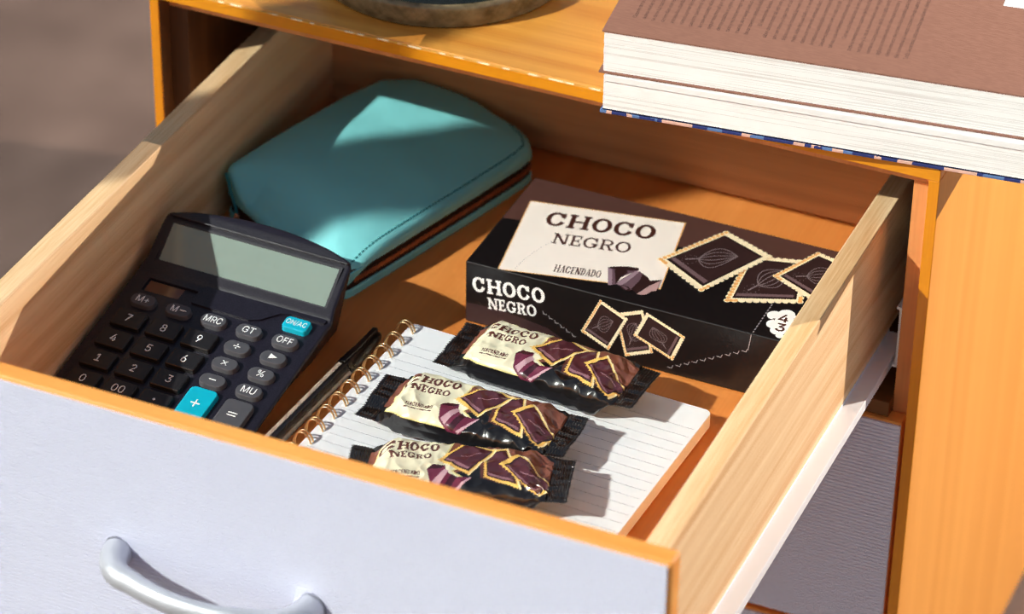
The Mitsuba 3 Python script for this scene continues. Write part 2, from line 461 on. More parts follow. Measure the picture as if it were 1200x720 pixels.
# ------------------------------------------------------------------ pen
mat('pen_black', C(18, 17, 18), 0.25, 0.5)
scene['mat_pen_clear'] = {'type': 'roughdielectric', 'int_ior': 1.45, 'ext_ior': 1.0, 'alpha': 0.06}
mat('pen_ink', C(44, 32, 28), 0.3, 0.5)
pen = thing('pen', 'clear barrelled ballpoint pen with a black cap between calculator and notebook', 'pen')
P0, P1 = np.array([-.0492, -.0935, FL + .0066]), np.array([-.0590, -.228, FL + .0062])
pd = (P1 - P0) / np.linalg.norm(P1 - P0)
pn = np.cross(pd, [0, 0, 1]); pn /= np.linalg.norm(pn)


def along(s):
    return P0 + pd * s


cs = [0, .0006, .0018, .0045, .012, .024, .033, .0365]
cr = [.0003, .0016, .0025, .0032, .0043, .0053, .0057, .0057]
obj(pen + '__cap', sweep([along(s) for s in cs], np.array(cr), 20), 'mat_pen_black', smooth=40)
m = place(bx(.004, .0405, -.0015, .0015, .0046, .0068, .0005), P0, pd, -pn, np.array([0, 0, 1.0]))
obj(pen + '__cap__clip', m, 'mat_pen_black')
obj(pen + '__cap__collar', sweep([along(.0365), along(.0400)], np.array([.0062, .0062]), 6), 'mat_pen_black')
obj(pen + '__refill', sweep([along(.040), along(.13)], np.array([.0019, .0019]), 12), 'mat_pen_ink', smooth=40)
out_, in_ = sweep([along(.0402), along(.134)], np.array([.0056, .0056]), 6), None
labels[obj(pen + '__barrel', out_, 'mat_pen_clear')] = {'label': 'clear hexagonal barrel'}

# ------------------------------------------------------------------ calculator
CU, CV, CN = None, None, None
yaw, tilt = -0.034, 0.1852
CU = np.array([math.cos(yaw), math.sin(yaw), 0])
V0 = np.array([-math.sin(yaw), math.cos(yaw), 0])
CV = V0 * math.cos(tilt) + np.array([0, 0, math.sin(tilt)])
CN = np.cross(CU, CV)
CO = np.array([-0.1682, -0.1612, 0.4050])
CK = 1.0143


def cplace(m):
    return place(m, CO, CU * CK, CV * CK, CN * CK)


def cbox(u0, u1, v0, v1, n0, n1, r=.0006):
    return cplace(bx(u0, u1, v0, v1, n0, n1, r))


def speck(p, n, uv):
    return mix(C(23, 20, 27), C(36, 32, 46), noise(p.x * 2600, p.y * 2600, p.z * 2600))


mat('calc_body', mikit.proc(speck), 0.34, 0.5)
mat('calc_key', C(30, 28, 30), 0.4, 0.5)
mat('calc_key_grey', C(78, 78, 84), 0.42, 0.45)
mat('calc_key_cyan', C(0, 176, 204), 0.4, 0.45)
mat('calc_lcd', C(134, 150, 142), 0.12, 0.5)
mat('calc_solar', C(104, 62, 42), 0.12, 0.6)
mat('calc_white', C(236, 238, 240), 0.5, 0.3)
calc = thing('calculator', 'black desk calculator with grey and cyan keys against the left drawer side', 'calculator')
DK = -.0030                                    # deck below the key tops
s_ = 1.0
arc = [(-.0146 + 0.1146 * t, .0720 + .0085 * 4 * t * (1 - t) * (1 - .0)) for t in np.linspace(0, 1, 25)]
outline = Polygon([(-.0170, -.066), (.1030, -.066), (.1030, .040), (.1016, .046), (.1004, .066)] + [(x, y) for x, y in arc[::-1]] + [(-.0150, .064), (-.0150, .046), (-.0170, .040)])
outline = outline.buffer(-.004).buffer(.004, 8)


def calc_top(u, v):
    base = np.full_like(u, DK)
    ramp = DK + .0012 + np.clip(v - .0405, 0, None) * .435
    cap = .0128 + np.clip(v - .0690, -1, .012) * .10
    up_ = np.minimum(ramp, cap)
    t = np.clip((v - .0385) / .002, 0, 1)
    return base * (1 - t) + up_ * t


def calc_bottom(u, v):                         # the drawer bottom, expressed along CN
    return ((FL + .0010 - CO[2]) / CK - v * CV[2]) / CN[2] + 0 * u


body = slab(outline, calc_top, calc_bottom, .0016, .0011, n=420, foot=(.0436, .005, .80, .92))
cut = m3.Manifold(m3.Mesh(np.asarray(body.vertices, np.float32), np.asarray(body.faces, np.uint32)))
LT = math.atan(.0104 / .0193)
LU, LV = np.array([1, 0, 0]), np.array([0, math.cos(LT), math.sin(LT)])
LN = np.cross(LU, LV)
LO = np.array([-.0080, .0468, -.0006])         # lower left corner of the display window
LW, LH = .1030, .0222


def lplace(m):
    return cplace(place(m, LO, LU, LV, LN))


def lbox_local(u0, u1, v0, v1, n0, n1):
    return place(trimesh.creation.box(bounds=[[u0, v0, n0], [u1, v1, n1]]), LO, LU, LV, LN)


cut = cut - mani(lbox_local(-.0016, LW + .0016, -.0010, LH + .0014, -.0012, .02)) - mani(place(trimesh.creation.box(bounds=[[-.0070, .0246, -.0046], [.0235, .0346, .01]]), (0, 0, 0), (1, 0, 0), (0, 1, 0)))
obj(calc + '__body', cplace(tm(cut)), 'mat_calc_body', smooth=28)
fr = sbox(-.0016, -.0010, LW + .0016, LH + .0014).difference(sbox(0, 0, LW, LH))
labels[obj(calc + '__display', lplace(place(bx(-.0012, LW + .0012, -.0008, LH + .0010, -.0016, .0002, .0002), (0, 0, 0), (1, 0, 0), (0, 1, 0))), 'mat_calc_lcd')] = {'label': 'blank grey green display'}
mm = extrude(fr, .0012)
mm.apply_translation([0, 0, -.0006])
obj(calc + '__display_frame', lplace(mm), 'mat_calc_body')
# ridge line under the display and thin line above it
obj(calc + '__display_frame', lplace(place(bx(-.004, LW + .004, LH + .0036, LH + .0044, -.0004, .0022, .0003), (0, 0, 0), (1, 0, 0), (0, 1, 0))), 'mat_calc_body')
labels[obj(calc + '__solar_panel', cbox(-.0062, .0150, .0258, .0338, -.0056, -.0043, .0001), 'mat_calc_solar')] = {'label': 'small brown solar cell'}


rid = Polygon([(.0265, .0385), (.0240, .0245), (.0600, .0240), (.0660, .0265), (.0740, .0345), (.0800, .0365), (.1000, .0365), (.1000, .0395)])
mm = extrude(rid.buffer(-.0008).buffer(.0008, 6), .0016)
mm.apply_translation([0, 0, DK - .0004])
obj(calc + '__raised_panel', cplace(mm), 'mat_calc_body')


def legend(text, h, u, v, n, slim=.86, m='mat_calc_white', parent=None):
    t = meshkit.text_mesh(text, h, .0002)
    b = t.bounds
    t.apply_translation([-(b[0, 0] + b[1, 0]) / 2, -(b[0, 1] + b[1, 1]) / 2, 0])
    M = np.diag([slim, 1, 1, 1.0])
    t.apply_transform(M)
    t.apply_translation([u, v, n])
    obj(parent, cplace(t), m)


def strip_legend(parts, u, v, n, parent):
    m = cat([trimesh.creation.box(bounds=[[u + a, v + b, n], [u + c, v + d, n + .0002]]) for a, b, c, d in parts])
    obj(parent, cplace(m), 'mat_calc_white')


def keycap(u, v, w, h, hgt, rc, m, taper=.0009, n1=0.0):
    ms = []
    base = sbox(-w / 2, -h / 2, w / 2, h / 2)
    rd = lambda g, r: g.buffer(-r).buffer(r, 8)
    s = []
    for inset, z in ((-taper * .4, 0), (0, hgt - .0007), (taper * .35, hgt - .00025), (taper, hgt)):
        q = base.buffer(-inset, join_style=2) if inset else base
        s.append(np.column_stack([ring_points(rd(q, max(rc - max(inset, 0), .0004)), 64), np.full(64, z)]))
    P = np.vstack(s)
    hull = trimesh.convex.convex_hull(P)
    hull.apply_translation([u, v, n1 - hgt])
    return obj(calc + '__key', cplace(hull), m, smooth=25)


DU, DV = .0218, .0163
H_D, H_O = .0045, .0036
for j, row in enumerate(('789', '456', '123')):
    for i, ch in enumerate(row):
        k = keycap(i * DU, -j * DV, .0178, .0124, H_D, .0008, 'mat_calc_key')
        legend(ch, .0052, i * DU, -j * DV, .00002, parent=k + '__legend', slim=.9)
for i, ch in enumerate(('0', '00', '.')):
    k = keycap(i * DU, -3 * DV, .0178, .0124, H_D, .0008, 'mat_calc_key')
    if ch == '.':
        mmm = trimesh.creation.cylinder(.0008, .0002, sections=16)
        mmm.apply_translation([i * DU, -3 * DV, .0001])
        obj(k + '__legend', cplace(mmm), 'mat_calc_white')
    else:
        legend(ch, .0052, i * DU, -3 * DV, .00002, parent=k + '__legend', slim=.9)
for i, ch in enumerate(('M+', 'M-', 'MRC', 'GT')):
    k = keycap(i * DU, .0156, .0150, .0088, H_O, .0043, 'mat_calc_key_grey')
    if ch == 'M-':
        legend('M', .0045, i * DU - .0022, .0156, .00002, parent=k + '__legend')
        strip_legend([(.0012, -.0003, .0052, .0003)], i * DU, .0156, .00002, k + '__legend')
    else:
        legend(ch, .0045, i * DU, .0156, .00002, slim=.8 if len(ch) == 3 else .9, parent=k + '__legend')
for j in range(3):
    u, v = 3 * DU, .0156 - (j + 1) * .0134
    k = keycap(u, v, .0150, .0088, H_O, .0043, 'mat_calc_key_grey')
    if j == 0:
        strip_legend([(-.0020, -.00025, .0020, .00025), (-.0004, .0010, .0004, .0018), (-.0004, -.0018, .0004, -.0010)], u, v, .00002, k + '__legend')
    elif j == 1:
        x = unary_union([LineString([(-.0014, -.0014), (.0014, .0014)]).buffer(.00026), LineString([(-.0014, .0014), (.0014, -.0014)]).buffer(.00026)])
        t = extrude(x, .0002); t.apply_translation([u, v, .00002])
        obj(k + '__legend', cplace(t), 'mat_calc_white')
    else:
        strip_legend([(-.0020, -.0003, .0020, .0003)], u, v, .00002, k + '__legend')
for j, ch in enumerate(('ON/AC', 'OFF', '>', '%', 'MU')):
    u, v = 4 * DU, .0291 - j * .0134
    k = keycap(u, v, .0150, .0088, H_O if j else .0042, .0043 if j else .0026, 'mat_calc_key_grey' if j else 'mat_calc_key_cyan', n1=0 if j else .0005)
    if j == 0:
        labels[k] = {'label': 'cyan power key'}
    if ch == '>':
        t = extrude(Polygon([(-.0020, -.0019), (.0026, 0), (-.0020, .0019)]), .0002)
        t.apply_translation([u, v, .00002])
        obj(k + '__legend', cplace(t), 'mat_calc_white')
    else:
        legend(ch, .0034 if j == 0 else .0045, u, v, .00002 if j else .00052, slim=.82 if j < 2 else .9, parent=k + '__legend')
for (u, v, mname, sym) in ((.0654, -.0433 + .002, 'mat_calc_key_cyan', '+'), (.0875, -.0433 + .0005, 'mat_calc_key_grey', '=')):
    hh = .0235 if sym == '+' else .0215
    k = keycap(u, v - .002 if sym == '+' else v - .0005, .0165, hh, H_D, .0032, mname)
    if sym == '+':
        labels[k] = {'label': 'tall cyan plus key'}
        strip_legend([(-.0027, -.0004, .0027, .0004), (-.0004, -.0027, .0004, .0027)], u, v - .002, .00002, k + '__legend')
    else:
        strip_legend([(-.0027, .0006, .0027, .0013), (-.0027, -.0013, .0027, -.0006)], u, v - .0005, .00002, k + '__legend')


# ------------------------------------------------------------------ pouch
def leather(p, n, uv):
    d1, d2, r = mikit.voronoi(p.x * 900 + p.z * 500, p.y * 900 + p.z * 300)
    return smoothstep(0.0, 0.35, d2 - d1)


mat('teal', C(138, 224, 228), 0.42, 0.45, bump=mikit.proc(leather, eps=2e-4), bscale=.00012)
mat('teal_dark', C(30, 122, 128), 0.5, 0.4)
mat('tape', C(46, 30, 24), 0.7, 0.2)
mat('copper', C(214, 146, 106), 0.35, 0.5, metal=.6)
PA = math.radians(15.5)
PE1 = np.array([math.sin(PA), math.cos(PA), 0])      # along the zip, towards the back
PE2 = np.array([math.cos(PA), -math.sin(PA), 0])     # across, towards the zip
# plan outline in (e2, e1)
pout = Polygon([(-.1665, -.072), (-.150, -.0800), (-.120, -.0885), (-.080, -.0965), (-.0545, -.0985), (-.0535, -.060), (-.0530, .020), (-.0532, .058), (-.0550, .071),
                (-.064, .079), (-.076, .083), (-.092, .0835), (-.108, .0855), (-.122, .0845), (-.136, .0810), (-.150, .0770), (-.164, .060), (-.1675, .03), (-.1680, -.03)])
pout = pout.buffer(-.008).buffer(.016).buffer(-.008)
pouch = thing('pouch', 'turquoise zipped pouch lying beside the left drawer side behind the calculator', 'pouch')


def ptop(x, y):
    s = np.clip((x + .168) / .115, 0, 1)
    h = .0335 * (1 - s) + .0215 * s
    d = shapely.distance(shapely.points(x, y), pout.exterior)
    puff = np.clip(d / .035, 0, 1)
    puff = puff * (2 - puff)
    n_ = meshkit.fbm(np.column_stack([x * 22, y * 22, 0 * x + 3]), 3) - .5
    front = np.clip((y + .072 + .024 * s) / .040, 0, 1)
    slope = (1 - front) ** 2 * .010 * np.clip((x + .160) / .02, 0, 1)
    h = h + 0 * x
    return FL + h + .0065 * puff + .0040 * n_ * puff - slope


def pplace(m):
    m = m.copy()
    m.apply_translation([0, 0, -FL])
    return place(m, (-.0059, .01395, FL), PE2 * 1.009, PE1 * 1.009, np.array([0, 0, 1.009]))


top_part = slab(pout, ptop, FL + .0158, .0038, .0022, rings=8, n=500)
obj(pouch + '__upper_panel', pplace(top_part), 'mat_teal', smooth=50)
core = slab(pout.buffer(-.0012), lambda x, y: np.full_like(x, FL + .0162), FL + .0040, .0005, .008, rings=3, n=300)
labels[obj(pouch + '__zip_tape', pplace(core), 'mat_tape')] = {'label': 'dark brown zip tape'}
low = slab(pout, lambda x, y: np.full_like(x, FL + .0052), FL + .0006, .0012, .008, rings=4, n=400)
obj(pouch + '__lower_panel', pplace(low), 'mat_teal', smooth=50)
# zip teeth and stitches follow the right-hand edge
edge = pout.exterior
E_ = np.array([edge.interpolate(d).coords[0] for d in np.arange(0, edge.length, .0005)])
sel = (E_[:, 0] > -.0800) & ~((E_[:, 1] < -.086) & (E_[:, 0] < -.056))
idx = np.where(sel)[0]
run = E_[idx]
order = np.argsort(np.where(run[:, 0] > -.0585, run[:, 1], 1 + (-run[:, 0])))
run = run[order]
run = run[(run[:, 1] > -.088)]
run = run[(run[:, 0] > -.062) | (run[:, 1] > .06)]
sl = np.r_[0, np.cumsum(np.linalg.norm(np.diff(run, axis=0), axis=1))]


def on_run(d):
    p = np.array([np.interp(d, sl, run[:, 0]), np.interp(d, sl, run[:, 1])])
    q = np.array([np.interp(d + .0006, sl, run[:, 0]), np.interp(d + .0006, sl, run[:, 1])])
    o = np.array([np.interp(d - .0006, sl, run[:, 0]), np.interp(d - .0006, sl, run[:, 1])])
    t = (q - o) / np.linalg.norm(q - o)
    return p, t


teeth, stitch = [], []
for d in np.arange(.001, sl[-1] - .001, .0020):
    p, t = on_run(d)
    nrm = np.array([t[1], -t[0]])
    c = p - nrm * .0008
    b = trimesh.creation.box([.0009, .0016, .0028])
    teeth.append(place(b, [c[0], c[1], FL + .0100], [t[0], t[1], 0], [-t[1], t[0], 0]))
for d in np.arange(.002, sl[-1] - .001, .0027):
    p, t = on_run(d)
    nrm = np.array([t[1], -t[0]])
    c = p - nrm * .0052
    z = ptop(np.array([c[0]]), np.array([c[1]]))[0]
    b = bx(-.0010, .0010, -.0005, .0005, -.0004, .0005, .0003)
    stitch.append(place(b, [c[0], c[1], z], [t[0], t[1], 0], [-t[1], t[0], 0]))
k = obj(pouch + '__zip_teeth', pplace(cat(teeth)), 'mat_copper')
labels[k] = {'label': 'row of copper zip teeth', 'kind': 'stuff'}
k = obj(pouch + '__stitching', pplace(cat(stitch)), 'mat_teal_dark')
labels[k] = {'label': 'row of dark stitches beside the zip', 'kind': 'stuff'}
sp_ = np.array([(-.1622, -.0763, FL + .0318), (-.1575, -.0790, FL + .0270), (-.1530, -.0812, FL + .0215), (-.1495, -.0825, FL + .0165), (-.1480, -.0832, FL + .0125)])
labels[obj(pouch + '__side_seam', pplace(sweep(sp_, .0009, 8)), 'mat_teal_dark', smooth=True)] = {'label': 'folded dark seam at the near end'}
m = trimesh.creation.icosphere(3, .0016)
m.apply_translation([-.1470, -.0845, FL + .0128])
k = obj(pouch + '__rivet', pplace(m), 'mat_copper', smooth=True)
labels[k] = {'label': 'tiny copper rivet'}

# ------------------------------------------------------------------ chocolate box
mat('box_black', C(20, 18, 20), 0.30, 0.5)
mat('box_brown', C(86, 56, 50), 0.38, 0.4)
mat('box_dim', C(52, 36, 40), 0.36, 0.4)
mat('cream', C(252, 238, 228), 0.45, 0.35)
mat('gold_edge', C(236, 176, 110), 0.45, 0.35)
mat('text_brown', C(70, 36, 28), 0.45, 0.35)
mat('text_white', C(246, 244, 244), 0.45, 0.35)
mat('text_grey', C(150, 142, 146), 0.5, 0.3)
mat('biscuit', C(240, 176, 104), 0.45, 0.35)
mat('biscuit_light', C(252, 232, 196), 0.45, 0.35)
mat('choc', C(52, 34, 34), 0.35, 0.4)
mat('choc_dark', C(34, 22, 22), 0.35, 0.4)
mat('choc_hi', C(112, 88, 92), 0.35, 0.4)
mat('choc_line', C(122, 106, 110), 0.35, 0.4)
mat('curl_mid', C(104, 78, 88), 0.38, 0.4)
mat('curl_hi', C(156, 128, 140), 0.38, 0.4)
mat('curl_dk', C(48, 28, 28), 0.38, 0.4)
cbx = thing('chocolate_box', 'black and brown cardboard biscuit box with a cream label, behind the chocolate bars', 'box')
X0, X1, Y0, Y1, Z0, Z1 = -.0092, .1900, -.0672, .0282, .0006, .0402
BK = 1.0093


def box_place(m):                              # the box's own frame: x along its front, z up from the drawer bottom
    return place(m, (-.0059, .01395, FL), (BK, 0, 0), (0, BK, 0), (0, 0, BK))


obj(cbx + '__carton', box_place(bx(X0, X1, Y0, Y1, Z0, Z1, .0009)), 'mat_box_black', smooth=35)
LAY = {}


def top_print(g, m, level, part, label=None):
    g = g.intersection(sbox(X0 * 1000 + .6, Y0 * 1000 + .5, X1 * 1000 - .6, Y1 * 1000 - .6)) if True else g
    t = extrude(affinity.scale(g, .001, .001, origin=(0, 0)), .00004)
    t.apply_translation([0, 0, Z1 + level * .00005])
    k = obj(cbx + '__' + part, box_place(t), m)
    if label:
        labels[k] = {'label': label}
    if part == 'perforation':
        labels[k] = {'kind': 'stuff', 'label': 'printed dashed tear line'}
    return k


def front_print(g, m, level, part, label=None):
    g = affinity.translate(g, 0, -390)
    g = g.intersection(sbox(X0 * 1000 + .6, Z0 * 1000 + .6, X1 * 1000 - .6, Z1 * 1000 - .5))
    t = extrude(affinity.scale(g, .001, .001, origin=(0, 0)), .00004)
    t = place(t, (0, Y0 - level * .00005, 0), (1, 0, 0), (0, 0, 1))
    k = obj(cbx + '__' + part, box_place(t), m)
    if label:
        labels[k] = {'label': label}
    if part == 'perforation':
        labels[k] = {'kind': 'stuff', 'label': 'printed dashed tear line'}
    return k


top_print(Polygon([(-12, -18.8), (182, 7.5), (190, 9), (190, 40), (-12, 40)]), 'mat_box_brown', 0, 'brown_band', 'brown printed band along the back of the lid')
cream = Polygon([(-1.6, 4.2), (86.4, 19.6), (98.2, -48.5), (10, -67.6)])
top_print(cream, 'mat_gold_edge', 1, 'label_panel', 'cream label panel on the lid')
top_print(Polygon([(-.9, 3.6), (85.8, 18.8), (97.5, -47.9), (10.6, -66.9)]), 'mat_cream', 2, 'label_panel__field')


def fit_text(txt, h, p0, p1, **k):
    """text whose baseline runs from p0 to p1"""
    g = words(txt, h, **k)
    b = g.bounds
    L = math.dist(p0, p1)
    g = affinity.translate(g, -b[0], 0)
    g = affinity.scale(g, L / (b[2] - b[0]), 1, origin=(0, 0))
    return rot(g, math.degrees(math.atan2(p1[1] - p0[1], p1[0] - p0[0])), *p0)


t1 = fit_text('CHOCO', 14.2, (15.2, -15.6), (76.2, -4.4), s=.23, f=.125)
t2 = fit_text('NEGRO', 10.6, (26.2, -31.2), (69.2, -22.6), s=.17, f=.10)
t3 = fit_text('HACENDADO', 7.0, (38.4, -56.8), (64.0, -52.0), s=.25, f=.07, shear=.0, rounding=.01)
top_print(unary_union([t1, t2]), 'mat_text_brown', 3, 'label_panel__lettering')
labels[cbx + '__label_panel__lettering'] = {'label': 'brown slab serif lettering CHOCO NEGRO'}
top_print(t3, 'mat_text_brown', 3, 'label_panel__small_lettering')
# perforation lines
perf = [Point(18.5 + (21.0 - 18.5) * t + 11 * (t * t) * 1.2, -62.5 + 50 * t).buffer(.3, 4) for t in np.linspace(0, 1, 27)]
top_print(unary_union(perf), 'mat_text_grey', 3, 'perforation')
perf = [sbox(158 - .35, y, 158 + .35, y + 1.6) for y in np.arange(-66, -22, 2.8)]
top_print(unary_union(perf), 'mat_text_grey', 1, 'perforation')
fold = LineString([(96.2, -1.6), (60, -8)])
# chocolate curl on the label
mat('curl_pink', C(190, 150, 148), 0.38, 0.4)
CURL = [('curl_mid', [(64.4, -41.1), (70.9, -56.6), (74.1, -54.2), (74.1, -46.5), (78.9, -38.1), (80.5, -36.0), (79.3, -34.5), (73.4, -35.5), (67.2, -38.9)]),
        ('curl_hi', [(64.4, -41.1), (70.9, -56.6), (72.4, -55.4), (66.8, -41.4)]),
        ('curl_dk', [(68.4, -41.0), (74.2, -53.9), (74.1, -46.5), (75.9, -40.9), (74.2, -38.9)]),
        ('curl_dk', [(64.2, -40.8), (67.1, -38.5), (73.4, -35.5), (79.3, -34.5), (80.4, -35.8), (77.0, -38.1), (70.3, -40.2)]),
        ('curl_mid', [(74.3, -53.9), (75.0, -50.1), (79.3, -37.7), (81.7, -37.5), (87.5, -40.8), (88.6, -42.0), (85.5, -54.4), (83.2, -56.6), (78.9, -55.2)]),
        ('curl_hi', [(74.5, -53.5), (79.4, -37.9), (81.4, -37.8), (78.7, -50.9), (77.3, -54.3)]),
        ('curl_dk', [(83.9, -55.1), (85.0, -45.5), (83.9, -39.0), (88.1, -41.7), (89.7, -43.3), (89.4, -54.3), (88.2, -58.1)]),
        ('curl_dk', [(76.9, -55.2), (78.4, -53.8), (81.8, -54.3), (84.3, -56.6), (83.2, -58.0), (79.9, -57.6)]),
        ('curl_mid', [(78.1, -55.3), (79.2, -54.4), (82.2, -55.7), (81.7, -57.1)]),
        ('curl_pink', [(88.4, -58.5), (90.0, -54.0), (91.5, -49.3), (95.3, -40.9), (96.7, -51.5), (94.7, -52.6), (93.2, -56.7), (91.0, -58.2)]),
        ('curl_dk', [(88.2, -45.1), (95.5, -40.6), (91.3, -48.8), (89.8, -53.5), (87.0, -50.5)])]
for i, (m, pts) in enumerate(CURL):
    top_print(Polygon(pts).buffer(.25).buffer(-.1), 'mat_' + m, 3 + i, 'curl_picture')
labels[cbx + '__curl_picture'] = {'label': 'printed chocolate curl'}


def biscuit(quad, put, base, bumps=(13, 9), detail=True):
    """printed biscuit in a quadrilateral a-b-c-d: scalloped rim, dark chocolate, embossed whisk"""
    a, b, c, d = [np.array(p, float) for p in quad]
    M = lambda u, v: (a * (1 - u) * (1 - v) + b * u * (1 - v) + c * u * v + d * (1 - u) * v)
    sz = .5 * (np.linalg.norm(b - a) + np.linalg.norm(d - a))
    L1, L2 = .5 * (np.linalg.norm(b - a) + np.linalg.norm(c - d)), .5 * (np.linalg.norm(d - a) + np.linalg.norm(c - b))
    r = .042 * sz
    rim = [Polygon([M(0, 0), M(1, 0), M(1, 1), M(0, 1)])]
    for (p, q) in ((a, b), (b, c), (c, d), (d, a)):
        n = int(round(np.linalg.norm(q - p) / (2.1 * r)))
        rim += [Point(*(p + (q - p) * t)).buffer(r * 1.05, 6) for t in np.linspace(0, 1, n + 1)]
    rim = unary_union(rim)
    k = put(rim, 'mat_biscuit_light', base, 'biscuit_picture')
    labels[k] = {'label': 'printed chocolate biscuit'}
    q = lambda u0, v0, u1, v1: Polygon([M(u0, v0), M(u1, v0), M(u1, v1), M(u0, v1)])
    f = k + '__print'

    def sub(g, m, lv):
        kk = put(g, m, base + lv, k[len(cbx) + 2:] + '__print')
        if len(polys(g)) > 1:
            labels[kk] = {'kind': 'stuff', 'label': 'fine printed lines and dots'}
    tan_ = [Point(*(M(u, v))).buffer(r * .7, 5) for u, v in [(t, 0.0) for t in np.linspace(0, 1, 17)] + [(0.0, t) for t in np.linspace(0, .12, 3)] + [(t, 1.0) for t in np.linspace(0, .10, 3)]]
    sub(unary_union(tan_), 'mat_biscuit', 1)
    e = .055
    sub(q(e, e, 1 - e, 1 - e), 'mat_choc_dark', 2)
    sub(q(e + .03, e + .02, 1 - e - .03, 1 - e - .03), 'mat_choc', 3)
    sub(q(.10, .085, .16, .90), 'mat_choc_hi', 4)
    if detail:
        ln, tt = [], np.linspace(0, 1, 22)
        for w in (.035, .10, .165):
            for sg in (-1, 1):
                ln.append(LineString([M(.36 + .38 * t + sg * w * math.sin(math.pi * t ** .8), .34 + .34 * t - sg * w * math.sin(math.pi * t ** .8)) for t in tt]).buffer(.0065 * sz))
        ln.append(LineString([M(.24, .23), M(.37, .345)]).buffer(.013 * sz))
        ln += [Point(*M(.27 + .10 * math.cos(t), .27 + .11 * math.sin(t))).buffer(.007 * sz) for t in np.linspace(0, 6, 11)]
        sub(unary_union(ln), 'mat_choc_line', 4)
    return k


biscuit([(136.5, -42.0), (129.6, -25.0), (152.8, 18.8), (170.7, -26.7)] if False else [(134.6, -43.2), (131.2, 2.5), (160.5, 10.0), (170.9, -28.0)], top_print, 2)
biscuit([(150.2, -10.2), (164.0, 20.6), (196, 12), (182, -26)], top_print, 8)
biscuit([(87.6, -21.6), (110.6, 18.6), (140.4, 6.2), (118.6, -40.4)], top_print, 14)
# badge
badge = unary_union([Point(163, -46).buffer(4.2), Point(168.5, -42.5).buffer(4.6), Point(173.5, -46).buffer(4.4), Point(174, -53).buffer(4.6), Point(169.5, -58.5).buffer(4.4), Point(165.5, -54).buffer(4.2), Point(169, -50).buffer(5), Point(172, -63).buffer(2.2)])
k = top_print(badge, 'mat_text_white', 3, 'badge', 'white cloud shaped badge with numerals')


def top_text(txt, h, x, y, deg, m, lv, part):
    t = meshkit.text_mesh(txt, h, .00004, bold=True)
    b = t.bounds
    t.apply_translation([-(b[0, 0] + b[1, 0]) / 2, -(b[0, 1] + b[1, 1]) / 2, 0])
    a = math.radians(deg)
    obj(cbx + '__' + part, box_place(place(t, (x / 1000, y / 1000, Z1 + lv * .00005), (math.cos(a), math.sin(a), 0), (-math.sin(a), math.cos(a), 0))), m)


top_text('4', .0070, 168.4, -46.6, 6, 'mat_text_brown', 4, 'badge__numeral')
top_text('3', .0070, 169.8, -55.4, 6, 'mat_text_brown', 4, 'badge__numeral')
top_text('c', .0030, 174.6, -45.2, 6, 'mat_text_brown', 4, 'badge__numeral')
top_text('×', .0026, 163.8, -49.6, 6, 'mat_text_brown', 4, 'badge__numeral')
# front face
t1 = fit_text('CHOCO', 9.6, (-4.6, 411.8), (38.6, 410.9 + 4.6), s=.25, f=.14)
t2 = fit_text('NEGRO', 7.4, (4.6, 402.6), (33.8, 405.4), s=.22, f=.13)
front_print(unary_union([t1, t2]), 'mat_text_white', 2, 'front_lettering', 'white slab serif lettering CHOCO NEGRO on the front')
front_print(Polygon([(-12, 385), (-12, 403), (10, 404), (40, 400), (60, 390), (62, 385)]), 'mat_box_dim', 0, 'brown_corner')
tears = []
for (xa, za, xb, zb, n) in ((37, 409.5, 58, 398, 6), (156.3, 419, 110, 393.5, 10)):
    for i in range(n):
        x, z = xa + (xb - xa) * i / n, za + (zb - za) * i / n
        dx, dz = (xb - xa) / n, (zb - za) / n
        tears.append(LineString([(x + dx * .75, z + dz * .45), (x + dx * .25, z + dz * .55), (x + dx * .1, z + dz * .1 + .8)]).buffer(.22))
tears.append(LineString([(156.3, 419.5), (157.6, 429.6)]).buffer(.25))
front_print(unary_union(tears), 'mat_text_grey', 1, 'perforation')
biscuit([(82.2, 395.8 + 4), (86.4, 424.8), (101.0, 424.6), (101.5, 402)] if False else [(86.8, 395.6), (80.5, 420.5), (95.0, 426.5), (101.5, 402.0)], front_print, 1)
biscuit([(113.6, 401.0), (91.6, 410.4), (98.3, 426.0), (119.6, 417.0)], front_print, 7)
biscuit([(61.2, 404.4), (71.2, 426.8), (86.4, 419.5), (76.4, 397.2)], front_print, 13)
obj(cbx + '__lid_crease', bx(X0 + .001, X1 - .001, Y0 + .0004, Y0 + .0010, Z1 - .0003, Z1 + .00012, .0001), 'mat_text_grey') if False else None


# ------------------------------------------------------------------ chocolate bars
CL = {k: np.array(C(*v)) for k, v in dict(black=(20, 17, 18), brown=(126, 74, 58), brown2=(92, 50, 42), cream=(238, 230, 200), yellow=(236, 220, 150), rim=(246, 196, 104), rim2=(250, 226, 170),
                                          plum=(84, 40, 48), plum2=(58, 30, 34), hi=(150, 106, 116), text=(96, 52, 42), curl=(112, 42, 66), curl2=(200, 158, 168), curl3=(60, 22, 34)).items()}
Lb, CR = 117.0, 10.5          # length and crimp width in millimetres
TW = 23.0                     # half of the sheet's width


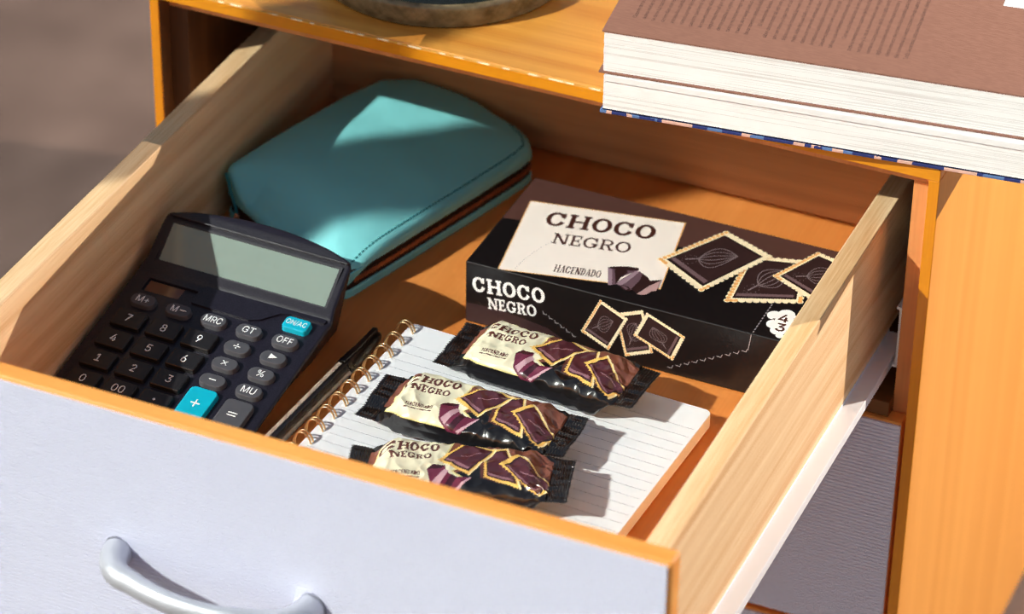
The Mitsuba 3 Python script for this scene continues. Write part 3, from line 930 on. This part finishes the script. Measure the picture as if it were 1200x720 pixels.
def bar_print():
    """list of (polygon in (u, t) millimetres, colour), later ones on top"""
    P = []
    P.append((Polygon([(CR, -7), (CR, 24), (107, 24), (107, 2), (96, -4), (70, 2), (50, -12), (30, -14)]), 'brown'))
    P.append((Polygon([(70, 3), (107, 3), (107, -5), (90, -12), (72, -8)]), 'brown2'))
    cr = Polygon([(15.5, -15.5), (17, 1), (22, 19), (27, 21), (53, 22), (50.5, 4.5), (58.5, -1.5), (56, -5), (62, -9), (62, -18.2), (28, -18.2)])
    P.append((cr.buffer(.9), 'yellow'))
    P.append((cr, 'cream'))
    t1 = fit_text('CHOCO', 7.0, (21, 9.3), (47.5, 10.9), s=.29, f=.17)
    t2 = fit_text('NEGRO', 5.0, (24.2, 2.2), (44.5, 3.4), s=.25, f=.15)
    t3 = fit_text('HACENDADO', 2.9, (25.8, -11.0), (40.8, -9.8), s=.32, f=.14, rounding=0)
    P += [(t1, 'text'), (t2, 'text'), (t3, 'text'), (LineString([(25.8, -12.4), (40.8, -11.2)]).buffer(.3), 'text')]
    # chocolate curl
    P += [(Polygon([(43.5, -4.2), (46, -1.0), (52.5, 0), (53.5, -5), (58.5, -9), (66, -8), (60.5, -20), (53, -20), (47, -15)]), 'curl'),
          (Polygon([(43.5, -4.2), (46, -1.0), (52.5, 0), (51, -2.8), (47, -4)]), 'curl3'),
          (Polygon([(47.5, -14), (52.5, -3.5), (55.0, -5), (51, -17)]), 'curl2'),
          (Polygon([(53, -18), (57, -7), (60, -9), (56, -19.5)]), 'curl3'),
          (Polygon([(57.5, -19), (66.5, -7.5), (67.5, -8.2), (59, -20)]), 'curl2'),
          (Polygon([(60, -20), (68, -7), (86, -14), (84, -23), (62, -23)]), 'black')]

    def bis(q, line=True):
        q = np.array(q, float)
        a, b, c, d = q.mean(0) + (q - q.mean(0)) * 1.16
        M = lambda u, v: a * (1 - u) * (1 - v) + b * u * (1 - v) + c * u * v + d * (1 - u) * v
        R = lambda e, f_: Polygon([M(e, f_), M(1 - e, f_), M(1 - e, 1 - f_), M(e, 1 - f_)])
        o = Polygon([a, b, c, d])
        rim_ = unary_union([o] + [Point(*(p + (r_ - p) * t)).buffer(.55, 5) for p, r_ in ((a, b), (b, c), (c, d), (d, a)) for t in np.linspace(0, 1, 13)])
        P.append((rim_, 'rim'))
        P.append((unary_union([LineString([b, c, d]).buffer(.5)]), 'rim2'))
        P.append((R(.07, .07), 'plum2'))
        P.append((R(.11, .11), 'plum'))
        P.append((Polygon([M(.12, .1), M(.12, .86), M(.19, .86), M(.19, .1)]), 'hi'))
        if line:
            P.append((LineString([M(.4, .35), M(.5, .55), M(.62, .6), M(.7, .72)]).buffer(.35), 'hi'))
    bis([(74.7, -5.4), (72.0, 13), (81.3, 18.0), (91.4, -10.8)], False)
    bis([(104, -18.0), (81.9, 4.6), (89.2, 13.4), (109, -5.7)] if False else [(82.2, 4.4), (89.4, 13.0), (107.5, -5.0), (102.0, -16.5)])
    bis([(50.4, 4.6), (61.3, 21.6), (74.9, 16.6), (65.1, -3.8)])
    return P


PRINT = bar_print()


def bar_mesh(seed, u0, u1, du=.34, squash=True, zl=8.0, zr=14.0):
    us = np.arange(u0, u1 + 1e-6, (u1 - u0) / max(2, round((u1 - u0) / du)))
    top = np.linspace(-TW, TW, 140)
    bot = np.linspace(TW, -TW, 50)[1:-1]
    t = np.concatenate([top, bot])
    isbot = np.concatenate([np.zeros(len(top), bool), np.ones(len(bot), bool)])
    U, Tt = np.meshgrid(us, t, indexing='ij')
    Bt = np.broadcast_to(isbot, U.shape)
    # body factor: 0 at crimps, 1 in the middle
    e = np.minimum(U - CR, Lb - CR - U)
    f = np.clip(e / 13.0, 0, 1)
    f = f * f * (3 - 2 * f)
    W = np.where(U > Lb / 2, 18.8, 20.5) * (1 - f) + 20.8 * f           # half width
    H = .35 * (1 - f) + 9.6 * f             # half height
    zc = np.where(U > Lb / 2, zr, zl) * (1 - f) + 9.6 * f
    # superellipse, walked by arc fraction: t/TW in [-1,1] on the top half
    N_ = 200
    th = np.linspace(0, np.pi, N_)
    ex = 2 / 3.6
    sx_, sz_ = np.sign(np.cos(th)) * np.abs(np.cos(th)) ** ex, np.sin(th) ** ex
    X_, Z_ = np.zeros_like(U), np.zeros_like(U)
    for i in range(len(us)):
        w, h = W[i, 0], H[i, 0]
        xx, zz = -sx_ * w, sz_ * h
        s = np.r_[0, np.cumsum(np.hypot(np.diff(xx), np.diff(zz)))]
        s = s / s[-1] * 2 - 1
        X_[i] = np.interp(Tt[i] / TW, s, xx)
        Z_[i] = np.interp(Tt[i] / TW, s, zz)
    Z_ = np.where(Bt, -Z_ * .96, Z_)
    sgn = np.where(Bt, -1.0, 1.0)
    # wrinkles: radial folds near the crimps, gentle dents elsewhere
    def rid(a, b, sd):
        n_ = meshkit.noise(np.stack([a, b, np.full_like(a, sd)], -1), seed)
        return 1 - np.abs(2 * n_ - 1)
    near = np.exp(-np.clip(e, 0, None) / 9.0)
    wr = (rid(U * .05, Tt * .26 + U * .012, 1.3) - .55) * 3.2 * near * np.clip(e / 3 + .2, 0, 1)
    wr += (rid(U * .10 + Tt * .07, Tt * .13 - U * .05, 7.7) - .6) * 1.5 * np.clip(f, .15, 1)
    wr += (rid(U * .17 - Tt * .10, Tt * .15 + U * .09, 3.9) - .62) * 1.9 * (.45 + near)
    wr += (meshkit.noise(np.stack([U * .22, Tt * .22, 0 * U + 5.1], -1), seed) - .5) * .5
    nx, nz = X_ / np.maximum(W, 1) ** 2, Z_ / np.maximum(H, .6) ** 2
    ln = np.maximum(np.hypot(nx, nz), 1e-9)
    edge_soft = np.clip((TW - np.abs(Tt)) / 4, 0, 1)
    X2 = X_ + wr * nx / ln * edge_soft
    Z2 = Z_ + np.where(e > 0, wr * nz / ln, 0) * np.where(Bt, .3, 1)
    crimp = e <= 0
    wave = .22 * np.sin(U * 2 * np.pi / 1.55) + .9 * (meshkit.noise(np.stack([U * .16, Tt * .30, 0 * U], -1), seed + 5) - .5)
    bend = 3.0 * (meshkit.noise(np.stack([U * .05, Tt * .09, 0 * U + 9], -1), seed + 3) - .5)
    Z2 = Z2 + np.where(crimp, wave, 0) + bend * np.clip(1 - f * 1.5, 0, 1)
    Uo = U.copy()
    tri = (np.abs((Tt / 2.1) % 1 - .5) * 2 - .5) * 2.0
    Uo = Uo + np.where(U < 1.5, tri * (1 - U / 1.5), 0) + np.where(U > Lb - 1.5, tri * (1 - (Lb - U) / 1.5), 0)
    # keep the wrapper on the page
    zz = np.maximum(zc + Z2, .25)
    V = np.stack([Uo - Lb / 2, X2, zz], -1).reshape(-1, 3) / 1000
    nu, nt = U.shape
    i, j = np.meshgrid(np.arange(nu - 1), np.arange(nt), indexing='ij')
    q = np.stack([i * nt + j, (i + 1) * nt + j, (i + 1) * nt + (j + 1) % nt, i * nt + (j + 1) % nt], -1).reshape(-1, 4)
    F = np.vstack([q[:, [0, 1, 2]], q[:, [0, 2, 3]]])
    # colours
    col = np.tile(CL['black'], (U.size, 1))
    pu, pt = U.ravel().copy(), (Tt.ravel() + 2.6) / .86
    if squash:                                # the film is folded over at its left end
        pu = pu + 5.0 * np.exp(-((pu - 17) / 6.0) ** 2) * np.clip((pt + 4) / 10, 0, 1)
    okb = ~Bt.ravel()
    for g, c in PRINT:
        x0, y0, x1, y1 = g.bounds
        cand = np.where(okb & (pu > x0) & (pu < x1) & (pt > y0) & (pt < y1))[0]
        if len(cand):
            inside = shapely.contains_xy(g, pu[cand], pt[cand])
            col[cand[inside]] = CL[c]
    return trimesh.Trimesh(V, F, process=False), col


scene['mat_film'] = {'type': 'twosided', 'bsdf': {'type': 'principled', 'base_color': {'type': 'mesh_attribute', 'name': 'vertex_color'}, 'roughness': .2, 'specular': .7, 'clearcoat': 1.0, 'clearcoat_gloss': .97}}
mat('film_black', C(20, 17, 18), .18, .7, coat=1.0, gloss=.97)
BZ = FL + .0101
BARS = [((.0548, -.1021, BZ), -3.0, 11, 'chocolate bar nearest the biscuit box, farthest back of the three on the notebook'),
        ((.0375, -.1612, BZ), 1.0, 23, 'chocolate bar in the middle of the three on the notebook'),
        ((.0520, -.2115, BZ), 15.5, 37, 'chocolate bar nearest the drawer front, partly hidden by its top edge')]
for (o, deg, seed, lab) in BARS:
    b = thing('chocolate_bar', lab, 'chocolate bar', 'wrapped chocolate bars on the notebook')
    a = math.radians(deg)
    put = lambda m: place(m, o, (math.cos(a), math.sin(a), 0), (-math.sin(a), math.cos(a), 0), np.array([0, 0, 1.0]))
    m, col = bar_mesh(seed, CR, Lb - CR)
    labels[obj(b + '__wrapper', put(m), 'mat_film', smooth=True, color=col)] = {'label': 'glossy brown, cream and black wrapper lettered CHOCO NEGRO'}
    for (u0, u1) in ((0, CR), (Lb - CR, Lb)):
        m, col = bar_mesh(seed, u0, u1, du=.25)
        labels[obj(b + '__end_crimp', put(m), 'mat_film_black', smooth=True)] = {'label': 'black pleated end with a serrated edge'}

# ------------------------------------------------------------------ dish on the cabinet top
def glaze(p, n, uv):
    t = fbm(p.x * 160, p.y * 160, p.z * 160, 4)
    return mix(C(78, 66, 44), C(128, 112, 84), dr.clip(.5 + 2.2 * (t - .5), 0, 1))


def glaze_in(p, n, uv):
    t = fbm(p.x * 60, p.y * 60, p.z * 60, 3)
    return mix(C(18, 20, 12), C(34, 36, 22), t)


mat('glaze', mikit.proc(glaze), 0.32, 0.5, coat=.4)
mat('glaze_in', mikit.proc(glaze_in), 0.3, 0.25)
dish = thing('dish', 'round olive brown glazed ceramic dish at the top edge of the photo, on the cabinet', 'dish')
prof = np.array([(.0, .0), (.0725, 0), (.0742, .0012), (.0752, .006), (.0757, .012), (.0752, .0146), (.0738, .0154), (.0722, .0148), (.0712, .0125), (.0702, .0064), (.0680, .0044), (.0, .0042)])
m = trimesh.creation.revolve(prof[:7], sections=128)
def revo(p):
    m = trimesh.creation.revolve(p, sections=128)
    m.apply_translation([-.0957, .0909, ZT + .0002])
    return m
labels[obj(dish + '__rim', revo(prof[:9]), 'mat_glaze', smooth=50)] = {'label': 'speckled olive brown rim'}
labels[obj(dish + '__well', revo(prof[8:]), 'mat_glaze_in', smooth=50)] = {'label': 'dark glossy inside'}

# ------------------------------------------------------------------ books on the cabinet top
def blue_pattern(p, n, uv):
    d1, d2, r = mikit.voronoi(p.x * 170 + .8 * noise(p.x * 400, p.y * 400), p.y * 110)
    return dr.select(r < .45, mi.Color3f(C(40, 52, 110)), dr.select(r < .75, mi.Color3f(C(220, 176, 160)), mi.Color3f(C(90, 120, 170))))


def kraft(p, n, uv):
    return mix(C(134, 92, 77), C(150, 106, 90), fbm(p.x * 300, p.y * 1500, 1.0, 2))


def leaves(p, n, uv):
    t = noise(p.z * 2600, p.x * 14, p.y * 14)
    return mix(C(226, 222, 220), C(246, 244, 243), smoothstep(.2, .5, t))


mat('kraft', mikit.proc(kraft), 0.6, 0.3)
mat('leaves', mikit.proc(leaves), 0.7, 0.2)
mat('blue_pattern', mikit.proc(blue_pattern), 0.4, 0.4)
mat('endpaper', C(240, 238, 238), 0.6, 0.3)
mat('ink', C(70, 44, 40), 0.6, 0.3)
mat('navy', C(30, 34, 62), 0.5, 0.3)


def book(o, deg, length, depth):
    a = math.radians(deg)
    U, V = np.array([math.cos(a), math.sin(a), 0]), np.array([-math.sin(a), math.cos(a), 0])
    def b(x0, x1, y0, y1, z0, z1, r=.0004):
        return place(bx(x0, x1, y0, y1, z0, z1, r), np.array([o[0], o[1], 0]), U, V, np.array([0, 0, 1.0]))
    return U, V, b


def wavy_block(x0, x1, y0, y1, z0, z1, n, seed):
    """pages gathered in thin layers of slightly different depth"""
    r = np.random.default_rng(seed)
    zs = np.linspace(z0, z1, n + 1)
    out = []
    for k in range(n):
        d, e = r.uniform(0, .00012), r.uniform(0, .0002)
        out.append(trimesh.creation.box(bounds=[[x0 + e, y0 + d, zs[k]], [x1 - e, y1, zs[k + 1]]]))
    return cat(out)


ZK = ZT + .0002
bk1 = thing('book', 'thick hardback with a blue patterned cover, bottom of the pair on the cabinet', 'book', 'books stacked on the cabinet')
U1, V1, b1 = book((.0495, -.0237), 6.6, .2385, .17)
labels[obj(bk1 + '__bottom_cover', b1(0, .2385, 0, .17, ZK + .0004, ZK + .0022), 'mat_blue_pattern')] = {'label': 'blue and pink patterned bottom cover'}
obj(bk1 + '__endpaper', b1(.0012, .237, .0006, .169, ZK + .0022, ZK + .0030), 'mat_navy')
obj(bk1 + '__page_block', place(wavy_block(.0014, .236, .0008, .168, ZK + .0030, ZK + .0195, 14, 3), np.array([.0495, -.0237, 0]), U1, V1, np.array([0, 0, 1.0])), 'mat_leaves')
obj(bk1 + '__page_block', b1(.0030, .236, .0020, .168, ZK + .0195, ZK + .0201), 'mat_page_edge')
obj(bk1 + '__top_cover', b1(.0016, .2385, .0002, .17, ZK + .0201, ZK + .0240), 'mat_endpaper')
bk2 = thing('book', 'brown covered paperback printed with text, lying on top of the other book', 'book', 'books stacked on the cabinet')
ZL = ZK + .0242
U2, V2, b2 = book((.0478, -.0228), 7.4, .2400, .15)
obj(bk2 + '__bottom_cover', b2(0, .240, 0, .150, ZL, ZL + .0012), 'mat_kraft')
obj(bk2 + '__page_block', place(wavy_block(.0022, .2385, .0010, .149, ZL + .0012, ZL + .0252, 20, 5), np.array([.0478, -.0228, 0]), U2, V2, np.array([0, 0, 1.0])), 'mat_leaves')
kc = obj(bk2 + '__top_cover', b2(.0012, .240, 0, .150, ZL + .0252, ZL + .0262), 'mat_kraft')
ZC = ZL + .0262
TEXT = ['Cuando de la noche', 'nueva vuelve a ser', 'lo de la luz cada', 'de los dias que se', 'y todos los', 'vamos a poner', 'para los que han', 'la casa en calma', 'seguir nosotros al', 'dentro palabra y', 'todo y reconocer', 'cuando para luego', 'llevar sueno',
        'El silencio de', 'albor donde nada', 'por ser mano y lugar', 'siglos una de ida', 'mejor oido de la', 'detras un momento', 'la historia habla', 'Desde el pequeno', 'tal vez una del tiempo', 'Con el sol todavia', 'toda la memoria nos', 'se hallo y lo ve al', 'ventanal claro pues', 'siglos la memoria', 'cierra una voz de', 'Sin tu nombre al', 'Todo la escena, sola']
tm_cache = []
base_u, pitch = .0152, .00505
for i, line in enumerate(TEXT):
    line = ' '.join(TEXT[(i + 7 * q_) % len(TEXT)].lower() if q_ else line for q_ in range(4))[:22 + int(i * 1.25)]
    t = meshkit.text_mesh(line, .0022, .00003)
    ind = .0115 if i in (13, 22) else 0.0
    # reads away from the camera; successive lines run to the right
    u, v = base_u + i * pitch, .0185 + ind
    mtx = place(t, (np.array([.0478, -.0228, ZC]) + U2 * u + V2 * v), V2, -U2, np.array([0, 0, 1.0]))
    tm_cache.append(mtx)
k = obj(kc + '__text', cat(tm_cache), 'mat_ink')
labels[k] = {'label': 'block of small dark brown print'}
labels[obj(kc + '__white_panel', b2(.200, .236, .0915, .130, ZC, ZC + .0001, 0), 'mat_text_white')] = {'label': 'small white panel'}

# ------------------------------------------------------------------ unseen stand at left, its shape chosen to shadow pouch, calculator and drawer side
mat('lamp_grey', C(120, 116, 112), 0.6, 0.3)
unseen_fixture = thing('unseen_sun_blocker', 'slim grey stand with a drum, out of view at left, shadowing part of the drawer', 'sun blocker')
LX, LY, LD = -.9808, -.8577, .707 * 1.30
def post(r, z0, z1):
    m = trimesh.creation.cylinder(r, z1 - z0, sections=40)
    m.apply_translation([LX, LY, (z0 + z1) / 2])
    return m
obj(unseen_fixture + '__base', post(.11, 0, .015), 'mat_lamp_grey', smooth=40)
obj(unseen_fixture + '__pole', post(.007, .015, LD + .19), 'mat_lamp_grey', smooth=40)
obj(unseen_fixture + '__shade', post(.037, LD + .18, LD + .465), 'mat_lamp_grey', smooth=40)
